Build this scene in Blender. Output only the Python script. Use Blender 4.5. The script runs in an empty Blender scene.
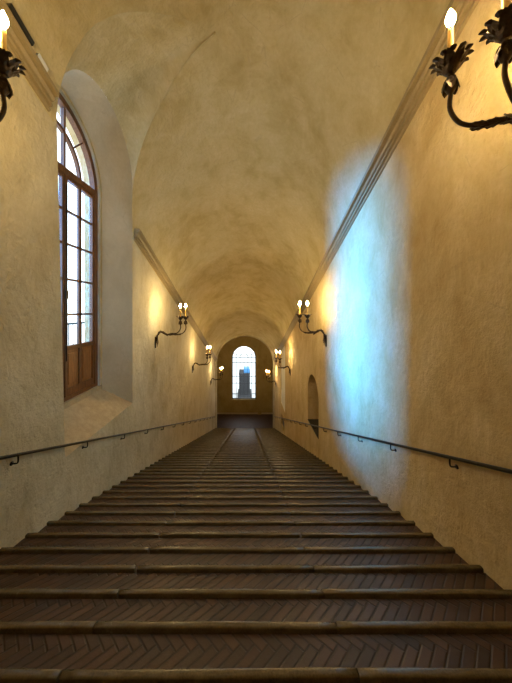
import bpy, bmesh, math, random
from mathutils import Vector, Matrix
random.seed(7)
sc = bpy.context.scene
col = sc.collection
K = 0.3876            # fall of the stair per metre
EYE = 1.46
XL, XR = -2.63, 2.20
XC, R = (XL+XR)/2, (XR-XL)/2
PITCH = 0.3257
N0 = 1.472            # a nosing line
Y_END = N0 + 60*PITCH # foot of the stair
Z_END = -K*Y_END - 0.1
Y_WALL = 24.05
PI = math.pi

# ------------------------------------------------------------------ materials
class NT:
    def __init__(s, name):
        s.m = bpy.data.materials.new(name); s.m.use_nodes = True
        s.t = s.m.node_tree; s.t.nodes.clear()
        s.out = s.n('ShaderNodeOutputMaterial')
    def n(s, typ, **kw):
        nd = s.t.nodes.new(typ)
        for k, v in kw.items(): setattr(nd, k, v)
        return nd
    def l(s, a, b): s.t.links.new(a, b)
    def put(s, sock, v):
        if isinstance(v, bpy.types.NodeSocket): s.l(v, sock)
        else: sock.default_value = v
    def math(s, op, a, b=None, c=None):
        nd = s.n('ShaderNodeMath', operation=op)
        s.put(nd.inputs[0], a)
        if b is not None: s.put(nd.inputs[1], b)
        if c is not None: s.put(nd.inputs[2], c)
        return nd.outputs[0]
    def coord(s): return s.n('ShaderNodeTexCoord').outputs['Object']
    def mapping(s, v, scale=(1,1,1), rot=(0,0,0), loc=(0,0,0)):
        nd = s.n('ShaderNodeMapping'); s.l(v, nd.inputs[0])
        nd.inputs['Scale'].default_value = scale; nd.inputs['Rotation'].default_value = rot; nd.inputs['Location'].default_value = loc
        return nd.outputs[0]
    def noise(s, v, scale, detail=4, rough=.55, dist=0):
        nd = s.n('ShaderNodeTexNoise'); s.l(v, nd.inputs['Vector'])
        nd.inputs['Scale'].default_value = scale; nd.inputs['Detail'].default_value = detail
        nd.inputs['Roughness'].default_value = rough; nd.inputs['Distortion'].default_value = dist
        return nd.outputs[0]
    def ramp(s, f, stops):
        nd = s.n('ShaderNodeValToRGB'); s.l(f, nd.inputs[0])
        e = nd.color_ramp.elements
        while len(e) < len(stops): e.new(.5)
        for i, (p, c) in enumerate(stops):
            e[i].position = p; e[i].color = (*c, 1) if len(c) == 3 else c
        return nd.outputs[0]
    def mix(s, f, a, b, blend='MIX'):
        nd = s.n('ShaderNodeMix', data_type='RGBA', blend_type=blend)
        s.put(nd.inputs[0], f)
        for k, v in ((6, a), (7, b)):
            s.put(nd.inputs[k], v if isinstance(v, bpy.types.NodeSocket) else (*v, 1))
        return nd.outputs[2]
    def bump(s, h, strength=.3, dist=.01, normal=None):
        nd = s.n('ShaderNodeBump'); s.l(h, nd.inputs['Height'])
        nd.inputs['Strength'].default_value = strength; nd.inputs['Distance'].default_value = dist
        if normal is not None: s.l(normal, nd.inputs['Normal'])
        return nd.outputs[0]
    def bsdf(s, color, rough=.8, metal=0, normal=None, spec=None):
        b = s.n('ShaderNodeBsdfPrincipled')
        s.put(b.inputs['Base Color'], color if isinstance(color, bpy.types.NodeSocket) else (*color, 1))
        s.put(b.inputs['Roughness'], rough); b.inputs['Metallic'].default_value = metal
        if spec is not None: b.inputs['Specular IOR Level'].default_value = spec
        if normal is not None: s.l(normal, b.inputs['Normal'])
        s.l(b.outputs[0], s.out.inputs[0]); return b

def plaster(name, c1, c2, c3, bump=.5):
    s = NT(name); v = s.coord()
    big = s.noise(v, .55, 5, .6, .6)
    mid = s.noise(s.mapping(v, (1, 1, .6)), 2.3, 6, .65, .4)
    fine = s.noise(v, 16, 6, .7)
    c = s.ramp(s.math('ADD', s.math('MULTIPLY', big, .55), s.math('MULTIPLY', mid, .45)), [(.36, c2), (.5, c1), (.64, c3)])
    c = s.mix(s.math('MULTIPLY', s.ramp(fine, [(.35, (0, 0, 0)), (.75, (1, 1, 1))]), .4), c, c2)
    # short trowel cracks
    vor = s.n('ShaderNodeTexVoronoi', feature='DISTANCE_TO_EDGE')
    s.l(s.mix(.12, v, s.n('ShaderNodeTexNoise').outputs[1]), vor.inputs['Vector']); vor.inputs['Scale'].default_value = 1.1
    cr = s.math('MULTIPLY', s.math('LESS_THAN', vor.outputs[0], .006), s.math('GREATER_THAN', mid, .56))
    c = s.mix(s.math('MULTIPLY', cr, .12), c, (.16, .11, .06))
    h = s.math('ADD', s.math('MULTIPLY', mid, 1.0), s.math('MULTIPLY', fine, .22))
    h = s.math('ADD', h, s.math('MULTIPLY', s.noise(s.mapping(v, (1, 1, .7)), 4, 3, .5, .7), .8))
    h = s.math('ADD', h, s.math('MULTIPLY', s.noise(v, 12, 5, .65, .2), .40))
    s.bsdf(c, .85, 0, s.bump(h, bump, .045), .25)
    return s.m

def herring(name):
    """45 degree herringbone of narrow bricks, four times as long as wide"""
    s = NT(name); n = 4
    v = s.mapping(s.coord(), (1, 1, 1), (0, 0, PI/4), (40, 40, 0))
    v = s.mix(.0, v, v) if False else v
    sep = s.n('ShaderNodeSeparateXYZ'); s.l(v, sep.inputs[0])
    W = .064
    u = s.math('DIVIDE', sep.outputs[0], W); w = s.math('DIVIDE', sep.outputs[1], W)
    i, j = s.math('FLOOR', u), s.math('FLOOR', w)
    fu, fw = s.math('FRACT', u), s.math('FRACT', w)
    t = s.math('FLOORED_MODULO', s.math('SUBTRACT', i, j), 2*n)
    hor = s.math('LESS_THAN', t, n-.5)
    inv = s.math('SUBTRACT', 1, hor)
    k = s.math('SUBTRACT', 2*n-1, t)
    along = s.math('ADD', s.math('MULTIPLY', hor, s.math('ADD', t, fu)), s.math('MULTIPLY', inv, s.math('ADD', k, fw)))
    across = s.math('ADD', s.math('MULTIPLY', hor, fw), s.math('MULTIPLY', inv, fu))
    idx = s.math('ADD', s.math('SUBTRACT', i, s.math('MULTIPLY', hor, t)), s.math('MULTIPLY', inv, 131.7))
    idy = s.math('SUBTRACT', j, s.math('MULTIPLY', inv, k))
    cmb = s.n('ShaderNodeCombineXYZ'); s.l(idx, cmb.inputs[0]); s.l(idy, cmb.inputs[1])
    wn = s.n('ShaderNodeTexWhiteNoise', noise_dimensions='3D'); s.l(cmb.outputs[0], wn.inputs[0])
    d1 = s.math('MINIMUM', across, s.math('SUBTRACT', 1, across))
    d2 = s.math('MINIMUM', along, s.math('SUBTRACT', n, along))
    d = s.math('MINIMUM', d1, d2)
    edge = s.n('ShaderNodeMapRange'); s.l(d, edge.inputs[0]); edge.inputs[1].default_value = .02; edge.inputs[2].default_value = .15
    vo = s.coord()
    grime = s.noise(vo, 3.1, 5, .6)
    c = s.ramp(wn.outputs[0], [(0, (.040, .020, .012)), (.4, (.066, .030, .017)), (.75, (.086, .040, .022)), (1, (.11, .056, .032))])
    c = s.mix(s.math('MULTIPLY', grime, .6), c, (.050, .026, .018))
    c = s.mix(s.math('MULTIPLY', s.math('SUBTRACT', 1, edge.outputs[0]), .75), c, (.018, .011, .008))
    h = s.math('ADD', edge.outputs[0], s.math('MULTIPLY', wn.outputs[0], .45))
    h = s.math('ADD', h, s.math('MULTIPLY', s.noise(vo, 60, 4, .6), .35))
    rg = s.math('ADD', .36, s.math('MULTIPLY', s.noise(vo, 9, 4), .3))
    s.bsdf(c, rg, 0, s.bump(h, .7, .005), .5)
    return s.m

def stone(name, c1, c2, rough=.38):
    s = NT(name); v = s.coord()
    a = s.noise(v, 9, 6, .65); b = s.noise(v, 70, 4, .6)
    c = s.ramp(s.math('ADD', s.math('MULTIPLY', a, .6), s.math('MULTIPLY', b, .4)), [(.35, c2), (.62, c1)])
    s.bsdf(c, s.math('ADD', rough-.1, s.math('MULTIPLY', a, .2)), 0, s.bump(s.math('ADD', a, s.math('MULTIPLY', b, .4)), .5, .006), .5)
    return s.m

def wood(name, c1, c2):
    s = NT(name); v = s.coord()
    g = s.noise(s.mapping(v, (14, 14, 1.2)), 4, 5, .6, .8)
    s.bsdf(s.ramp(g, [(.35, c2), (.65, c1)]), .42, 0, s.bump(g, .2, .004), .4)
    return s.m

def plain(name, c, rough=.5, metal=0, var=.25, scale=20, spec=None):
    s = NT(name); v = s.coord()
    g = s.noise(v, scale, 4, .6)
    dark = tuple(x*(1-var) for x in c)
    s.bsdf(s.mix(g, c, dark), rough, metal, s.bump(g, .25, .004), spec)
    return s.m

M = {}
M['plaster'] = plaster('wall plaster', (.59, .51, .345), (.43, .35, .21), (.69, .62, .46), .9)
M['ochre'] = plaster('ochre wall plaster', (.61, .46, .235), (.47, .325, .135), (.70, .555, .33), .9)
M['shadewall'] = plaster('shade-darkened landing plaster', (.36, .25, .09), (.27, .175, .055), (.42, .30, .125), .6)  # dimness of the lower landing painted into a darker plaster colour
M['vault'] = plaster('vault plaster', (.60, .495, .275), (.45, .345, .155), (.69, .59, .38), .9)
M['reveal'] = plaster('window reveal plaster', (.56, .46, .31), (.47, .38, .25), (.62, .52, .37), .3)
M['pale'] = plaster('pale plaster', (.88, .85, .78), (.80, .76, .68), (.9, .87, .82), .2)
M['cornice'] = stone('grey brown cornice stone', (.36, .27, .14), (.27, .20, .10), .5)
M['sill'] = stone('sandy sill stone', (.52, .40, .24), (.36, .26, .14), .7)
M['brick'] = herring('herringbone brick')
M['nosing'] = stone('worn step edge stone', (.18, .137, .076), (.085, .062, .037), .24)
M['iron'] = plain('dark wrought iron', (.022, .018, .015), .38, .7, .5, 40)
M['bronze'] = plain('dark gilt bronze', (.12, .072, .034), .40, .6, .75, 45)
M['candle'] = plain('yellow wax sleeve', (.85, .52, .12), .45, 0, .15)
M['wood'] = wood('varnished chestnut', (.22, .085, .022), (.10, .034, .010))
M['woodlight'] = wood('varnished panel wood', (.36, .15, .04), (.20, .075, .018))
M['blackbox'] = plain('black enamel and shade', (.02, .02, .02), .4)
M['whitebox'] = plain('white plastic', (.8, .8, .8), .4, 0, .05)
M['facade'] = plain('pale street facade', (.84, .84, .82), .9, 0, .15, 1.5)
M['grey'] = plain('grey facade', (.05, .05, .052), .9, 0, .3, 2)
M['bluemetal'] = plain('blue painted metal', (.08, .30, .62), .5, 0, .1)
M['street'] = plain('street paving', (.75, .75, .73), .9, 0, .2, 2)
s = NT('window glass'); g = s.n('ShaderNodeBsdfGlass'); tr = s.n('ShaderNodeBsdfTransparent'); mx = s.n('ShaderNodeMixShader')
gl = s.n('ShaderNodeBsdfGlossy'); gl.inputs['Roughness'].default_value = .05
tr.inputs[0].default_value = (.93, .96, .97, 1); mx.inputs[0].default_value = .06
s.t.nodes.remove(g)
s.l(tr.outputs[0], mx.inputs[1]); s.l(gl.outputs[0], mx.inputs[2]); s.l(mx.outputs[0], s.out.inputs[0]); M['glass'] = s.m
def emit(name, c, st):
    s = NT(name); e = s.n('ShaderNodeEmission'); e.inputs[0].default_value = (*c, 1); e.inputs[1].default_value = st
    s.l(e.outputs[0], s.out.inputs[0]); return s.m
M['bulb'] = emit('candle bulb glow', (1, .74, .35), 470)

# ------------------------------------------------------------------ mesh helpers
def link(name, bm, mat, parent=None, smooth=False, loc=(0, 0, 0), rot=None):
    bmesh.ops.remove_doubles(bm, verts=bm.verts, dist=1e-5)
    bmesh.ops.recalc_face_normals(bm, faces=bm.faces)
    me = bpy.data.meshes.new(name); bm.to_mesh(me); bm.free()
    if smooth:
        for p in me.polygons: p.use_smooth = True
    for m in (mat if isinstance(mat, (list, tuple)) else [mat]): me.materials.append(M[m])
    o = bpy.data.objects.new(name, me); col.objects.link(o)
    o.location = loc
    if parent: o.parent = parent
    return o
def struct(o): o['kind'] = 'structure'; return o
def root(name, loc=(0, 0, 0)):
    o = bpy.data.objects.new(name, None); col.objects.link(o); o.location = loc; o.empty_display_size = .2; return o
def tag(o, label, cat, group=None):
    o['label'] = label; o['category'] = cat
    if group: o['group'] = group
    return o
def box(bm, x0, x1, y0, y1, z0, z1, bev=0):
    vs = [bm.verts.new((x, y, z)) for x in (x0, x1) for y in (y0, y1) for z in (z0, z1)]
    fs = [bm.faces.new([vs[k] for k in f]) for f in ((0,1,3,2), (4,6,7,5), (0,4,5,1), (2,3,7,6), (0,2,6,4), (1,5,7,3))]
    if bev:
        bmesh.ops.bevel(bm, geom=list({e for f in fs for e in f.edges}), offset=bev, segments=2, profile=.6, affect='EDGES')
def quadstrip(bm, a, b, close=False):
    va = [bm.verts.new(p) for p in a]; vb = [bm.verts.new(p) for p in b]
    n = len(a)
    for i in range(n if close else n-1):
        j = (i+1) % n
        try: bm.faces.new((va[i], va[j], vb[j], vb[i]))
        except ValueError: pass
def grid(bm, rows):
    vr = [[bm.verts.new(p) for p in r] for r in rows]
    for a, b in zip(vr, vr[1:]):
        for i in range(len(a)-1): bm.faces.new((a[i], a[i+1], b[i+1], b[i]))
def tube(bm, pts, rad, seg=10, caps=True):
    pts = [Vector(p) for p in pts]
    rads = rad if isinstance(rad, (list, tuple)) else [rad]*len(pts)
    ref = None; rings = []
    for i, p in enumerate(pts):
        t = (pts[min(i+1, len(pts)-1)] - pts[max(i-1, 0)]).normalized()
        if ref is None:
            ref = t.orthogonal().normalized()
        ref = (ref - t*ref.dot(t)).normalized(); b = t.cross(ref)
        rings.append([bm.verts.new(p + (ref*math.cos(a) + b*math.sin(a))*rads[i]) for a in [2*PI*k/seg for k in range(seg)]])
    for a, b in zip(rings, rings[1:]):
        for k in range(seg): bm.faces.new((a[k], a[(k+1) % seg], b[(k+1) % seg], b[k]))
    if caps: bm.faces.new(rings[0][::-1]); bm.faces.new(rings[-1])
def lathe(bm, prof, seg=20, at=(0, 0, 0)):
    rings = []
    for r, z in prof:
        if r < 1e-5: rings.append([bm.verts.new((at[0], at[1], at[2]+z))])
        else: rings.append([bm.verts.new((at[0]+r*math.cos(2*PI*k/seg), at[1]+r*math.sin(2*PI*k/seg), at[2]+z)) for k in range(seg)])
    for a, b in zip(rings, rings[1:]):
        for k in range(seg):
            f = [a[k % len(a)], a[(k+1) % seg % len(a)], b[(k+1) % seg % len(b)], b[k % len(b)]]
            f = list(dict.fromkeys(f))
            if len(f) > 2: bm.faces.new(f)
def smooth_path(pts, sub=6):
    P = [Vector(p) for p in pts]; out = []
    for i in range(len(P)-1):
        p0, p1, p2, p3 = P[max(i-1, 0)], P[i], P[i+1], P[min(i+2, len(P)-1)]
        for k in range(sub):
            t = k/sub
            out.append(.5*((2*p1) + (-p0+p2)*t + (2*p0-5*p1+4*p2-p3)*t*t + (-p0+3*p1-3*p2+p3)*t**3))
    out.append(P[-1]); return out
def lerp(a, b, t): return a+(b-a)*t
def H(y, hp): return EYE + hp - K*y     # a height above the eye, following the stair's fall

# ------------------------------------------------------------------ staircase
stair = struct(root('floor', (0, 0, 0)))
stair['label'] = 'long descending stair of herringbone brick treads with stone edges'
joints = [XL, -1.05, .62, XR]
k0 = -5
noses = [N0 + k*PITCH for k in range(k0, 61)]
KERB = .048
for q, yn in enumerate(noses):
    zt = -K*yn
    # stone nosing of three blocks, bull-nosed on the downhill side
    bm = bmesh.new()
    for b in range(3):
        xa, xb = joints[b] + (.0035 if b else 0), joints[b+1] - (.0035 if b < 2 else 0)
        xa += random.uniform(-.02, .02) if b else 0
        n = 14
        rows = []
        ph = random.uniform(0, 9)
        for i in range(n+1):
            x = lerp(xa, xb, i/n)
            wz = .0022*math.sin(x*3.1+ph) + random.uniform(-.0008, .0008)
            wy = .003*math.sin(x*1.9+ph*2) + random.uniform(-.001, .001)
            if i in (0, n): wz -= .003
            prof = [(-KERB, -.14), (-KERB, -.007), (-KERB+.005, -.001), (-.034, 0), (-.016, -.0015), (-.005, -.006), (.001, -.014), (.003, -.024), (.000, -.035), (-.006, -.040), (-.006, -.125)]
            rows.append([(x, yn+a+wy, zt+c+wz) for a, c in prof])
        grid(bm, rows)
        for r in (rows[0], rows[-1]): bm.faces.new([bm.verts.new(p) for p in r])
    o = link('stone_nosing', bm, 'nosing', stair)
    for p in o.data.polygons: p.use_smooth = len(p.vertices) == 4
    if q == 0: continue
    # brick tread falling gently to its nosing
    bm = bmesh.new()
    ya, yb = noses[q-1]-.01, yn-KERB-.014
    z0, z1 = -K*noses[q-1]-.098, zt-.024
    n = 24; rows = []
    for i in range(n+1):
        x = lerp(XL, XR, i/n); w = .003*math.sin(x*2.3+q) 
        rows.append([(x, lerp(ya, yb, t), lerp(z0, z1, t)+w*(1-abs(2*t-1))) for t in (0, .33, .66, 1)])
    for rr in rows: rr.append((rr[-1][0], yb+.002, z1-.05)); rr.append((rr[-2][0], yn-KERB+.002, z1-.055))
    grid(bm, rows)
    link('brick_tread', bm, 'brick', stair)
# foot landing and head landing
bm = bmesh.new(); box(bm, -5, 5, Y_END-.01, Y_WALL+.02, Z_END-.2, Z_END)
o = struct(link('floor_lower_landing', bm, 'brick'))
yh = noses[0]; bm = bmesh.new(); box(bm, XL, XR, -4.2, yh-KERB+.002, -K*yh-.3, -K*yh-.02)
struct(link('floor_upper_landing', bm, 'brick'))

# ------------------------------------------------------------------ walls (vertical grids with openings)
def wall(bm, x, y0, y1, bot, top, holes=(), step=.5):
    ys = {y0, y1}
    n = int((y1-y0)/step)
    for i in range(n): ys.add(y0+(y1-y0)*i/n)
    for h in holes:
        m = h.get('n', 2)
        for i in range(m+1):
            a = i/m
            ys.add(h['y0']+(h['y1']-h['y0'])*(.5-.5*math.cos(PI*a) if m > 2 else a))
    ys = sorted(ys)
    ys = [y for i, y in enumerate(ys) if i == 0 or y-ys[i-1] > 1e-4]
    for a, b in zip(ys, ys[1:]):
        mid = (a+b)/2
        cuts = sorted([h for h in holes if h['y0'] < mid < h['y1']], key=lambda h: h['lo'](mid))
        lo = bot
        for h in cuts:
            bm.faces.new([bm.verts.new(p) for p in ((x, a, lo(a)), (x, b, lo(b)), (x, b, h['lo'](b)), (x, a, h['lo'](a)))])
            d = h['d']
            for f in ('lo', 'hi'):
                bm.faces.new([bm.verts.new(p) for p in ((x, a, h[f](a)), (x, b, h[f](b)), (x+d, b, h[f](b)), (x+d, a, h[f](a)))])
            bm.faces.new([bm.verts.new(p) for p in ((x+d, a, h['lo'](a)), (x+d, b, h['lo'](b)), (x+d, b, h['hi'](b)), (x+d, a, h['hi'](a)))])
            lo = h['hi']
        bm.faces.new([bm.verts.new(p) for p in ((x, a, lo(a)), (x, b, lo(b)), (x, b, top(b)), (x, a, top(a)))])
    for h in holes:
        for y in (h['y0'], h['y1']):
            if h['hi'](y)-h['lo'](y) > 1e-3:
                bm.faces.new([bm.verts.new(p) for p in ((x, y, h['lo'](y)), (x+h['d'], y, h['lo'](y)), (x+h['d'], y, h['hi'](y)), (x, y, h['hi'](y)))])
bot = lambda y: -K*max(y, yh)-.35
top = lambda y: H(y, 3.93)
OY0, OY1, OC, OR, OS, OB = 3.55, 5.90, 4.725, 1.175, 2.80, -2.13
OYB = 3.72   # the near jamb leans a little
bm = bmesh.new()
wall(bm, XL, -4.2, OY0, bot, top)
wall(bm, XL, OY1, Y_END+.05, bot, top)
wall(bm, XL, OY0, OY1, bot, lambda y: EYE+OB)
bm.faces.new([bm.verts.new(p) for p in ((XL, OY0, EYE+OB), (XL, OYB, EYE+OB), (XL, OY0, EYE+OS))])
struct(link('wall_left', bm, 'plaster'))
bm = bmesh.new()
nc, nr = 8.69, .71
niche = dict(y0=nc-nr, y1=nc+nr, n=16, d=.45, lo=lambda y: EYE-4.0, hi=lambda y: EYE-2.9+math.sqrt(max(0, nr*nr-(y-nc)**2)))
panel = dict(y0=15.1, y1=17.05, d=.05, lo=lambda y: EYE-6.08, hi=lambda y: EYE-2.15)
vent = dict(y0=15.4, y1=16.9, d=.4, lo=lambda y: EYE-7.45, hi=lambda y: EYE-6.75)
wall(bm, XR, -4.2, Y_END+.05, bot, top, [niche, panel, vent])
wr = struct(link('wall_right', bm, 'ochre'))
bm = bmesh.new(); box(bm, XR+.035, XR+.049, 15.11, 17.04, EYE-6.07, EYE-2.16)  # pale slab filling the shallow recess
link('pale_panel', bm, 'pale', wr)
bm = bmesh.new(); box(bm, XR-.01, XR+.449, nc-nr+.003, nc+nr-.003, EYE-4.0, EYE-3.975)  # black sheet paints the shade on the niche floor
link('niche_shade', bm, 'blackbox', wr)
bm = bmesh.new(); box(bm, XR+.10, XR+.12, 15.405, 16.895, EYE-7.445, EYE-6.755)  # black plate paints the shade inside the vent recess
link('vent_shade', bm, 'blackbox', wr)
bm = bmesh.new(); quadstrip(bm, [(XL, -4.2, -3), (XR, -4.2, -3)], [(XL, -4.2, 10), (XR, -4.2, 10)])
struct(link('wall_back', bm, 'plaster'))

# ------------------------------------------------------------------ vault with lunette
def vh(x, s=1): return 3.9 + s*math.sqrt(max(0, R*R-(x-XC)**2))
near = smooth_path([(-2.629, 3.53, 0), (-2.37, 3.56, 0), (-2.06, 3.62, 0), (-1.46, 3.87, 0), (-.54, 4.30, 0)], 6)
far = smooth_path([(-.54, 4.30, 0), (-1.08, 4.55, 0), (-1.55, 4.85, 0), (-2.2, 5.28, 0), (-2.5, 5.60, 0), (-2.629, 5.93, 0)], 6)
NA = 40
def row(y, xl, s=1):
    tl = math.acos(max(-1, min(1, (xl-XC)/R)))
    return [(XC+R*math.cos(tl*(1-i/NA)), y, H(y, 3.9+s*R*math.sin(tl*(1-i/NA)))) for i in range(NA+1)]
rows = [row(y, XL) for y in (-4.2, -3, -2, -1, 0, 1, 2, 2.8, 3.3, 3.5)]
rows += [row(p.y, p.x) for p in near] + [row(p.y, p.x) for p in far[1:]]
rows += [row(y, XL) for y in (5.95, 6.4, 7, 8, 9.4)]
Y2, Y3, YA = 9.4, 15.2, Y_END
bm = bmesh.new(); grid(bm, rows)
grid(bm, [row(9.4, XL), row(9.4, XL, .962)])
grid(bm, [row(lerp(9.4, 15.2, i/6), XL, .962) for i in range(7)])
grid(bm, [row(15.2, XL, .962), row(15.2, XL, .93)])
grid(bm, [row(lerp(15.2, Y_END+.05, i/6), XL, .93) for i in range(7)])
ceil = struct(link('ceiling', bm, 'vault', smooth=True))
for e in ceil.data.edges: pass
# lunette over the window
def resample(pts, n):
    L = [0]
    for a, b in zip(pts, pts[1:]): L.append(L[-1]+(Vector(b)-Vector(a)).length)
    out = []
    for i in range(n+1):
        d = L[-1]*i/n; k = 0
        while k < len(L)-2 and L[k+1] < d: k += 1
        t = (d-L[k])/max(1e-9, L[k+1]-L[k]); out.append(Vector(pts[k]).lerp(Vector(pts[k+1]), min(1, t)))
    return out
G1 = [Vector((p.x, p.y, H(p.y, vh(p.x)))) for p in near]; G2 = [Vector((p.x, p.y, H(p.y, vh(p.x)))) for p in far]
W1 = [(XL, OY0, H(OY0, 3.9))] + [(XL, OC-OR*math.cos(a), EYE+OS+OR*math.sin(a)) for a in [PI/2*i/16 for i in range(17)]]
W2 = [(XL, OC+OR*math.sin(a), EYE+OS+OR*math.cos(a)) for a in [PI/2*i/16 for i in range(17)]] + [(XL, OY1, H(OY1, 3.9))]
bm = bmesh.new()
for G, Wc in ((G1, W1), (G2, W2)):
    w = resample(Wc, len(G)-1)
    rows = []
    for t in [i/8 for i in range(9)]:
        r = []
        for a, b in zip(w, G):
            p = a.lerp(b, t); p.z += .10*math.sin(PI*t)*(b-a).length/2.1; r.append(tuple(p))
        rows.append(r)
    grid(bm, rows)
tube(bm, [tuple(p+Vector((0,0,-.004))) for p in G2[:22]], [.018*(1-i/30) for i in range(22)], 8)
struct(link('ceiling_lunette', bm, 'vault', smooth=True))

# cornices ----------------------------------------------------------
def cornice(name, side, ya, yb):
    x0 = XL if side < 0 else XR; d = 1 if side < 0 else -1
    prof = [(-.02, 3.84), (.03, 3.845), (.038, 3.875), (.004, 3.885), (.006, 3.905), (.060, 3.91), (.066, 3.95), (.030, 3.96), (.032, 3.985), (.075, 3.99), (.105, 4.025), (.070, 4.035), (.072, 4.06), (.145, 4.065), (.155, 4.12), (.135, 4.145), (-.02, 4.15)]
    lo = 3.93 if side < 0 else 3.88
    prof = [(a, lo+(c-3.84)*.86) for a, c in prof]
    rows = []
    n = max(2, int((yb-ya)/.4))
    for i in range(n+1):
        y = lerp(ya, yb, i/n); rows.append([(x0+d*a, y, H(y, c)) for a, c in prof])
    bm = bmesh.new(); grid(bm, rows)
    for r in (rows[0], rows[-1]): bm.faces.new([bm.verts.new(p) for p in r])
    return struct(link(name, bm, 'cornice'))
cornice('trim_1', -1, -4.2, 3.40); cornice('trim_2', -1, 5.96, Y_END); cornice('trim_3', 1, -4.2, Y_END)

# ------------------------------------------------------------------ left window: reveal, sill, joinery
XI = XL-.50
IC, IR, IS, IB = 4.22, 1.33, 2.44, -1.70
def outline(x, c, r, s_, b, n=28):
    return [(x, c-r, EYE+b)] + [(x, c-r*math.cos(PI*i/n), EYE+s_+r*math.sin(PI*i/n)) for i in range(n+1)] + [(x, c+r, EYE+b)]
bm = bmesh.new()
O_, I_ = outline(XL, OC, OR, OS, OB), outline(XI, IC, IR, IS, IB)
O_[0] = (XL, OYB, EYE+OB)
mid = [tuple(Vector(a).lerp(Vector(b), .5)) for a, b in zip(O_, I_)]
quadstrip(bm, O_, mid); quadstrip(bm, mid, I_)
RR = 1.27
struct(link('wall_left_reveal', bm, 'reveal'))
bm = bmesh.new()
J_ = outline(XI, IC, RR, IS, IB+.10)
quadstrip(bm, I_, J_)
J2 = outline(XI-.07, IC, RR, IS, IB+.10)
quadstrip(bm, J_, J2)
J3 = outline(XI-.07, IC, 1.21, IS, IB+.1); J4 = outline(XI-.30, IC, 1.21, IS, IB+.1)
quadstrip(bm, J3, J4)
struct(link('wall_left_rebate', bm, 'ochre'))
bm = bmesh.new()
quadstrip(bm, [O_[0], O_[-1]], [I_[0], I_[-1]])
quadstrip(bm, [I_[0], I_[-1]], [(XI, IC-IR, EYE+IB+.10), (XI, IC+IR, EYE+IB+.10)])
quadstrip(bm, [(XI, IC-IR, EYE+IB+.10), (XI, IC+IR, EYE+IB+.10)], [(XI-.35, IC-IR, EYE+IB+.10), (XI-.35, IC+IR, EYE+IB+.10)])
struct(link('wall_left_sill', bm, 'sill'))

win = struct(root('window_1', (XI-.10, IC, EYE)))
def wbox(bm, y0, y1, z0, z1, x0=-.035, x1=.035, bev=.006): box(bm, x0, x1, y0, y1, z0, z1, bev)
def arc_band(bm, r0, r1, z0, a0, a1, x0, x1, n=24):
    rr = []
    for i in range(n+1):
        a = lerp(a0, a1, i/n); c, s_ = math.cos(a), math.sin(a)
        rr.append([(x0, r0*c, z0+r0*s_), (x1, r0*c, z0+r0*s_), (x1, r1*c, z0+r1*s_), (x0, r1*c, z0+r1*s_), (x0, r0*c, z0+r0*s_)])
    grid(bm, rr)
    bm.faces.new([bm.verts.new(p) for p in rr[0][:4]]); bm.faces.new([bm.verts.new(p) for p in rr[-1][:4]])
FB = IB+.10
bm = bmesh.new()
arc_band(bm, 1.15, 1.26, IS, 0, PI, -.05, .05)
for sgn in (-1, 1): wbox(bm, *sorted((sgn*1.15, sgn*1.26)), FB, IS, -.05, .05)
wbox(bm, -1.15, 1.15, IS-.06, IS+.06, -.05, .05)
wbox(bm, -1.15, 1.15, FB, FB+.07, -.05, .05)
for c_ in (-.30, .30): wbox(bm, c_-.016, c_+.016, FB+.07, IS-.06, -.05, .05)
link('window_frame', bm, 'wood', win)
bm = bmesh.new()
arc_band(bm, .71, .77, IS, 0, PI, -.03, .03)
for c_ in (-.30, .30): wbox(bm, c_-.022, c_+.022, IS+.06, IS+1.09, -.035, .035)
for a in (PI/4, 3*PI/4):
    c, s_ = math.cos(a), math.sin(a)
    tube(bm, [(0, .76*c, IS+.76*s_), (0, 1.16*c, IS+1.16*s_)], .016, 6)
link('fanlight_bars', bm, 'wood', win)
levels = [2.28, 1.77, 1.18, .55, -.08, -.67]
for a, b in ((-1.15, -.318), (-.282, .282), (.318, 1.15)):
    bm = bmesh.new(); sw = .048
    wbox(bm, a, a+sw, FB+.07, IS-.06); wbox(bm, b-sw, b, FB+.07, IS-.06)
    wbox(bm, a+sw, b-sw, levels[-1]-.05, levels[-1]+.03)
    wbox(bm, a+sw, b-sw, FB+.07, FB+.20)
    wbox(bm, a+sw, b-sw, IS-.12, IS-.06)
    m = (a+b)/2
    for z in levels[1:-1]: wbox(bm, a+sw, b-sw, z-.018, z+.018, -.022, .022, .003)
    wbox(bm, m-.035, m+.035, levels[-1], IS-.1, -.022, .022, .003)
    wbox(bm, m-.045, m+.045, FB+.2, levels[-1]-.05, -.03, .03)
    leaf_ = link('casement', bm, 'wood', win)
    bm = bmesh.new()
    for p, q in ((a+sw, m-.045), (m+.045, b-sw)):
        wbox(bm, p, q, FB+.2, levels[-1]-.05, -.012, .012, .002)
        wbox(bm, p+.035, q-.035, FB+.26, levels[-1]-.11, -.02, .022, .008)
    link('lower_panel', bm, 'woodlight', leaf_)
    bm = bmesh.new(); wbox(bm, a+.06, b-.06, levels[-1]+.02, IS-.1, -.003, .003, 0)
    link('pane', bm, 'glass', leaf_)
bm = bmesh.new(); tube(bm, [(.06, .30, -.9), (.06, .30, 2.2)], .008, 6)
wbox(bm, .27, .33, .2, .34, .05, .075, .004)
link('espagnolette_rod', bm, 'iron', win)
bm = bmesh.new()
pts = [(0, 1.16*math.cos(PI*i/24), IS+1.16*math.sin(PI*i/24)) for i in range(25)]
bm.faces.new([bm.verts.new(p) for p in pts]); link('fanlight_glass', bm, 'glass', win)

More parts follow.
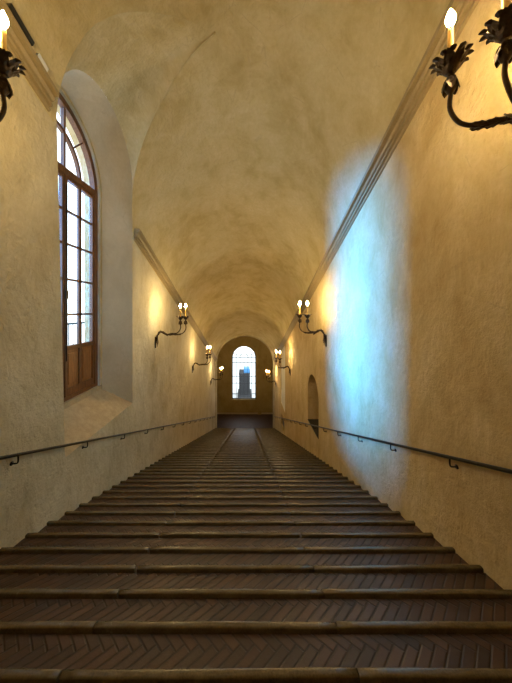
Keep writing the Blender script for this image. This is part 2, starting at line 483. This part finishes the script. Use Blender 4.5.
# balcony railing outside the left window
rl = root('balcony_railing', (XI-.75, IC, EYE-1.75))
tag(rl, 'black iron balcony railing outside the tall arched side window', 'railing')
bm = bmesh.new(); box(bm, -.02, .02, -1.6, 2.0, 1.43, 1.47, .004); link('top_rail', bm, 'iron', rl)
bm = bmesh.new(); box(bm, -.02, .02, -1.6, 2.0, .08, .12, .004); link('bottom_rail', bm, 'iron', rl)
for i in range(25):
    bm = bmesh.new(); y = -1.55+i*.146; tube(bm, [(0, y, 0), (0, y, 1.45)], .009, 6); link('baluster', bm, 'iron', rl)
bm = bmesh.new(); box(bm, XI-.95, XI-.32, IC-1.9, IC+2.2, EYE-1.95, EYE-1.75, .01)
tag(link('balcony_slab', bm, 'facade'), 'pale stone balcony slab outside the tall arched side window', 'balcony')

# ------------------------------------------------------------------ end of the passage
ZL = Z_END
# arch wall at the foot of the stair
bm = bmesh.new(); inset = .10; n = 32
ra = R-inset; ya = Y_END+.05; yb = ya+.35
hs = EYE+3.78-K*ya
outer = [(XC-R*1.02*math.cos(PI*i/n), H(ya, 3.9)+R*math.sin(PI*i/n)) for i in range(n+1)]
inner = [(XC-ra*math.cos(PI*i/n), hs+(ra*.965)*math.sin(PI*i/n)) for i in range(n+1)]
inn = [(XC-ra, ZL)] + inner + [(XC+ra, ZL)]
out = [(XC-R-.05, ZL)] + outer + [(XC+R+.05, ZL)]
quadstrip(bm, [(x, ya, z) for x, z in out], [(x, ya, z) for x, z in inn])
quadstrip(bm, [(x, ya, z) for x, z in inn], [(x, yb, z) for x, z in inn])
zt = ZL+9.5
big = [(-5, ZL)] + [(lerp(-5, 5, i/n), zt) for i in range(n+1)] + [(5, ZL)]
quadstrip(bm, [(x, yb, z) for x, z in inn], [(x, yb, z) for x, z in big])
struct(link('wall_archway', bm, 'plaster'))
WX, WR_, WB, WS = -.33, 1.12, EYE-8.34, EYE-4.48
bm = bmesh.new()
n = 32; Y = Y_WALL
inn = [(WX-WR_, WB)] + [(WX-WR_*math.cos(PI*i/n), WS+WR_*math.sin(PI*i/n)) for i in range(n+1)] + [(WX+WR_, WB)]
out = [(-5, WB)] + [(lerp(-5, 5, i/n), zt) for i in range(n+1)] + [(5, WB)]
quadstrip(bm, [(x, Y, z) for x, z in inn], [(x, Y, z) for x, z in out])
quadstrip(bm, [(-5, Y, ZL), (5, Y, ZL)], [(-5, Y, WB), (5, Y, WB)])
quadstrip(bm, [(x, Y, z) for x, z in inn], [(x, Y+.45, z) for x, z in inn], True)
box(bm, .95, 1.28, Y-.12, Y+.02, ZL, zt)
struct(link('wall_end', bm, 'shadewall'))
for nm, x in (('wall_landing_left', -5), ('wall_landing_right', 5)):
    bm = bmesh.new(); quadstrip(bm, [(x, yb, ZL), (x, Y, ZL)], [(x, yb, zt), (x, Y, zt)]); struct(link(nm, bm, 'shadewall'))
bm = bmesh.new(); box(bm, -5, 5, yb, Y, zt, zt+.1); struct(link('ceiling_landing', bm, 'shadewall'))
bm = bmesh.new(); box(bm, -5, .95, Y-.03, Y, ZL, ZL+.14, .006); box(bm, 1.28, 5, Y-.03, Y, ZL, ZL+.14, .006)
struct(link('baseboard_end', bm, 'sill'))
w2 = struct(root('window_2', (WX, Y+.22, EYE)))
zb, zs = WB-EYE, WS-EYE
def xband(bm, r0, r1, z0, d, n=24):
    rr = []
    for i in range(n+1):
        a = PI*i/n; c, s_ = math.cos(a), math.sin(a)
        rr.append([(r0*c, -d, z0+r0*s_), (r0*c, d, z0+r0*s_), (r1*c, d, z0+r1*s_), (r1*c, -d, z0+r1*s_), (r0*c, -d, z0+r0*s_)])
    grid(bm, rr)
bm = bmesh.new(); xband(bm, 1.06, 1.125, zs, .04)
for a, b in ((-1.12, -1.06), (1.06, 1.12)): box(bm, a, b, -.04, .04, zb, zs)
box(bm, -1.06, 1.06, -.04, .04, zb, zb+.06); link('window_frame', bm, 'iron', w2)
bm = bmesh.new(); xband(bm, .36, .40, zs, .02); xband(bm, .72, .755, zs, .02)
for i in range(1, 8):
    a = PI*i/8; tube(bm, [(.38*math.cos(a), 0, zs+.38*math.sin(a)), (1.08*math.cos(a), 0, zs+1.08*math.sin(a))], .016, 6)
for z in (zs, zs-.45, zs-1.75, zs-2.4, zs-3.4): box(bm, -1.07, 1.07, -.02, .02, z-.02, z+.02)
for i in range(1, 6):
    x = -1.07+i*2.14/6; box(bm, x-.014, x+.014, -.015, .015, zb+.05, zs)
link('glazing_bars', bm, 'iron', w2)
bm = bmesh.new(); pts = [(-1.07, 0, zb)] + [(-1.07*math.cos(PI*i/24), 0, zs+1.07*math.sin(PI*i/24)) for i in range(25)] + [(1.07, 0, zb)]
bm.faces.new([bm.verts.new(p) for p in pts]); link('pane', bm, 'glass', w2)

# outside world seen through the windows, and an added sun blocker
bm = bmesh.new(); box(bm, -60, 60, 24.6, 90, -14.0, -13.8)
struct(link('ground', bm, 'street'))
tw = root('tower_building', (-.52, 45, -13.8)); tag(tw, 'dark grey tower block with a blue tank seen through the far arched window', 'building')
bm = bmesh.new(); box(bm, -.95, .95, 0, 3, 0, 4.0)
for i in range(7): box(bm, -.92+i*.29, -.84+i*.29, -.06, 0, .3, 3.8)
box(bm, -1.2, 1.2, -.5, 3, 0, .6); box(bm, -1.0, 1.0, -.1, 3.1, 4.0, 4.2)
link('body', bm, 'grey', tw)
bm = bmesh.new(); box(bm, -.15, .9, .3, 2, 4.2, 5.0, .05); link('rooftop_tank', bm, 'bluemetal', tw)
nb = root('unseen_sun_blocker', (-8, 52, -13.8)); nb['kind'] = 'structure'  # added out of view, keeps the blue sun off the far window's view
bm = bmesh.new(); box(bm, -5, 0, -25, 110, 0, 40); link('facade', bm, 'facade', nb)
# ------------------------------------------------------------------ handrails
def handrail(side, ys, label):
    x = XL+.075 if side < 0 else XR-.075
    r = root('handrail', (x, 0, 0)); tag(r, label, 'handrail', None)
    bm = bmesh.new()
    pts = [(0, y, H(y, -.497)) for y in [-1+.5*i for i in range(44)]]
    tube(bm, pts, .018, 10); link('rail', bm, 'iron', r, True)
    for y in ys:
        bm = bmesh.new(); z = H(y, -.497); w = side*.075
        p = smooth_path([(0, y, z-.015), (0, y, z-.07), (w*.15, y, z-.095), (w*.6, y, z-.10), (w, y, z-.10)], 4)
        tube(bm, p, .0085, 8)
        tube(bm, [(w*.93, y, z-.10), (w*1.0, y, z-.10)], .024, 10)
        link('bracket', bm, 'iron', r, True)
    return r
handrail(-1, [.385+1.245*i for i in range(17)], 'dark iron handrail on the wall with the tall arched window')
handrail(1, [.47+1.12*i for i in range(18)], 'dark iron handrail on the wall with the small arched niche')

# ------------------------------------------------------------------ candle sconces
def leaf(bm, base, direction, up, length, width, curl=.3, n=6):
    """pointed acanthus leaf with a folded mid rib and some thickness"""
    d = Vector(direction).normalized(); u = Vector(up); u = (u-d*u.dot(d)).normalized(); s_ = d.cross(u)
    top, botm = [], []
    for i in range(n+1):
        t = i/n
        w = width*math.sin(PI*min(1, .18+t*.82))**.8*(1+.18*math.sin(t*18)) if i < n else .001
        c = Vector(base)+d*length*t+u*curl*length*t*t
        top.append([c-s_*w/2+u*.15*w, c, c+s_*w/2+u*.15*w])
        botm.append([q-u*.004 for q in top[-1]])
    grid(bm, top); grid(bm, botm)
def cup(bm, at):
    """flared leafy drip cup"""
    seg = 32; rings = []
    prof = [(.018, -.075), (.032, -.070), (.048, -.050), (.062, -.022), (.078, .004), (.098, .024)]
    for sgn, off in ((1, 0), (-1, -.006)):
        rr = []
        seq = prof
        for j, (r, z) in enumerate(seq):
            f = (j/(len(seq)-1))**2; ring = []
            for k in range(seg+1):
                a = 2*PI*k/seg
                sc_ = abs(math.cos(4*a))
                ring.append((at[0]+(r+off+f*.020*(sc_-.5)+.006*f*math.cos(8*a))*math.cos(a), at[1]+(r+off+f*.020*(sc_-.5))*math.sin(a), at[2]+z+f*.040*(sc_-.55)))
            rr.append(ring)
        grid(bm, rr); rings.append(rr)
    grid(bm, [rings[0][-1], rings[1][-1]])
    for k in range(12):
        a = 2*PI*k/12
        leaf(bm, (at[0]+.088*math.cos(a), at[1]+.088*math.sin(a), at[2]+.022), (math.cos(a), math.sin(a), .35), (0, 0, 1), .044, .040, -.15, 4)
        leaf(bm, (at[0]+.045*math.cos(a), at[1]+.045*math.sin(a), at[2]-.040), (math.cos(a), math.sin(a), 1.0), (math.cos(a), math.sin(a), -.6), .05, .030, .1, 4)
def make_sconce(name, A, B, mirror=1):
    """origin on the wall; +x points into the room (mirrored by the sign)"""
    r = root(name)
    m = mirror
    def P(x, y, z): return (x*m, y, z)
    bm = bmesh.new()   # back plate: long hanging leaf
    box(bm, *sorted((0, .025*m)), -.035, .035, -.30, .02, .008)
    for k, (ln, wd) in enumerate(((.34, .11), (.24, .085), (.16, .07))):
        leaf(bm, P(.03+.012*k, 0, .06-.03*k), (0, 0, -1), (m, 0, 0), ln, wd, .10+.1*k)
    for sg in (-1, 1): leaf(bm, P(.03, 0, -.02), (0, sg*.5, -1), (m, 0, 0), .2, .06, .15)
    link('back_plate', bm, 'bronze', r)
    bm = bmesh.new()
    fork = (.44, .0, .045)
    stem = smooth_path([P(.02, 0, -.16), P(.05, 0, -.02), P(.09, 0, .10), P(.15, 0, .155), P(.23, 0, .135), P(.31, 0, .085), P(max(.34, A[0]-.38), 0, .085), P(A[0]-.28, 0, .085)], 5)
    nS = len(stem)
    tube(bm, stem, [.015+.022*abs(math.sin(i*.38))**3 for i in range(nS)], 10)
    for i in range(4, nS-2, 4):
        t = (stem[i+1]-stem[i]).normalized()
        for a in (0, 2.1, 4.2):
            nrm = Vector((0, math.cos(a+i), math.sin(a+i)))
            leaf(bm, stem[i]+nrm*.012, t, nrm, .09, .045, .22, 5)
    link('stem', bm, 'bronze', r, False)
    for (dx, dy) in (A, B):
        c = P(dx, dy, .57)
        arm_ = root  # noqa
        bm = bmesh.new()
        e = Vector(c); z0 = .085 if dy > .05 else .11
        p = smooth_path([P(dx-.28, 0, z0), P(dx-.17, .45*dy, z0-.005), P(dx-.06, .85*dy, z0+.04), P(dx+.004, dy, z0+.15), P(dx, dy, .36), P(dx, dy, .44)], 5)
        tube(bm, p, [.020-.005*min(1, i/8) for i in range(len(p))], 10)
        for i in (1, 4):
            t = (p[i+1]-p[i]).normalized()
            for a in (0, 1.57, 3.14, 4.71):
                nrm = Vector((.2*math.cos(a), math.cos(a), math.sin(a))).normalized()
                leaf(bm, p[i]+nrm*.01, t, nrm, .085, .045, .2, 5)
        # leafy knop under the cup
        lathe(bm, [(0, .345), (.016, .35), (.036, .385), (.042, .42), (.030, .455), (.014, .475), (.022, .49), (0, .495)], 14, (e.x, e.y, 0))
        for k in range(5):
            a = 2*PI*k/5+.4
            leaf(bm, (e.x+.016*math.cos(a), e.y+.016*math.sin(a), .47), (math.cos(a)*.38, math.sin(a)*.38, -1), (math.cos(a), math.sin(a), 0), .115, .060, -.02, 6)
        arm = link('branch', bm, 'bronze', r, False)
        bm = bmesh.new(); cup(bm, (e.x, e.y, .57)); link('drip_cup', bm, 'bronze', arm)
        bm = bmesh.new(); lathe(bm, [(0, .50), (.020, .50), (.020, .60), (.0185, .80), (.017, .835), (.010, .842), (0, .842)], 16, (e.x, e.y, 0))
        link('candle', bm, 'candle', arm, True)
        bm = bmesh.new(); lathe(bm, [(0, .842), (.014, .846), (.026, .868), (.032, .890), (.028, .915), (.016, .945), (.006, .965), (0, .975)], 16, (e.x, e.y, 0))
        link('bulb', bm, 'bulb', arm, True)
    return r
def copy_tree(o, parent=None):
    c = o.copy(); col.objects.link(c)
    if parent: c.parent = parent
    for ch in [q for q in bpy.data.objects if q.parent == o]: copy_tree(ch, c)
    return c
protoL = make_sconce('candle_sconce', (.84, .12), (.72, 0), 1)
protoR = make_sconce('candle_sconce', (.72, .11), (.56, -.13), -1)
SL = [(1.77, 3.37, 'bronze double candle sconce cut by the picture edge, beside the tall arched window'),
      (7.35, 3.53, 'bronze double candle sconce just beyond the tall arched window, same wall'),
      (12.25, 3.53, 'middle-distance bronze candle sconce on the window wall, next before the archway one'),
      (18.3, 3.53, 'smallest bronze candle sconce on the window wall, right by the dark archway')]
SR = [(1.77, 3.37, 'largest bronze double candle sconce with leafy cups, at the top on the ochre wall'),
      (7.2, 3.53, 'bronze double candle sconce on the ochre wall between blue daylight patch and niche'),
      (13.2, 3.53, 'bronze candle sconce on the ochre wall beyond the niche, above the pale panel'),
      (19.8, 3.53, 'smallest bronze candle sconce on the ochre wall, right by the dark archway')]
for proto, L, x in ((protoL, SL, XL), (protoR, SR, XR)):
    for i, (y, zz, lab) in enumerate(L):
        o = proto if i == 0 else copy_tree(proto)
        o.location = (x, y, zz-K*y)
        tag(o, lab, 'wall lamp', 'candle sconces along the stair')

# small fittings on the near left cornice
fl = root('floodlight', (XL+.10, 2.84, H(2.84, 4.205))); fl.rotation_euler = (-math.atan(K), 0, 0)
tag(fl, 'slim black floodlight lying on the cornice near the tall window', 'lamp')
bm = bmesh.new(); box(bm, -.045, .045, -.16, .16, .01, .085, .01); link('housing', bm, 'blackbox', fl)
bm = bmesh.new(); box(bm, -.01, .01, .15, .19, .0, .03, .004); tube(bm, [(0, .17, .02), (.01, .22, .01)], .006, 6); link('bracket', bm, 'blackbox', fl)
bm = bmesh.new(); box(bm, -.04, .04, -.08, .08, .002, .07, .008); box(bm, -.03, .03, -.06, .06, .07, .076, .002)
jb = link('junction_box', bm, 'whitebox', None, False, (XL+.10, 3.14, H(3.14, 4.205))); jb.rotation_euler = (-math.atan(K), 0, 0)
tag(jb, 'small white plastic box lying on the cornice next to the floodlight', 'box')

# ------------------------------------------------------------------ light
w = bpy.data.worlds.new('sky'); sc.world = w; w.use_nodes = True
bg = w.node_tree.nodes['Background']; bg.inputs[0].default_value = (.86, .94, 1, 1); bg.inputs[1].default_value = 2.3
sun = bpy.data.lights.new('daylight', 'SUN'); sun.energy = 38; sun.angle = math.radians(23); sun.color = (.03, .32, 1)
so = bpy.data.objects.new('daylight', sun); col.objects.link(so)
d = Vector((1, .17, -.30)).normalized(); so.rotation_euler = d.to_track_quat('-Z', 'Y').to_euler()

# ------------------------------------------------------------------ camera
cam = bpy.data.cameras.new('camera'); cam.sensor_width = 36; cam.sensor_fit = 'AUTO'
cam.lens = 36*258/683; cam.shift_x = 8.5/683; cam.shift_y = -31.5/683; cam.clip_start = .02
co = bpy.data.objects.new('camera', cam); col.objects.link(co); co.location = (0, 0, EYE); co.rotation_euler = (PI/2, 0, 0)
sc.camera = co
sc.view_settings.view_transform = 'Standard'; sc.view_settings.look = 'None'; sc.view_settings.exposure = 0.36; sc.view_settings.gamma = 1
sc.cycles.use_denoising = True
sc.cycles.max_bounces = 10; sc.cycles.diffuse_bounces = 6; sc.cycles.sample_clamp_indirect = 8
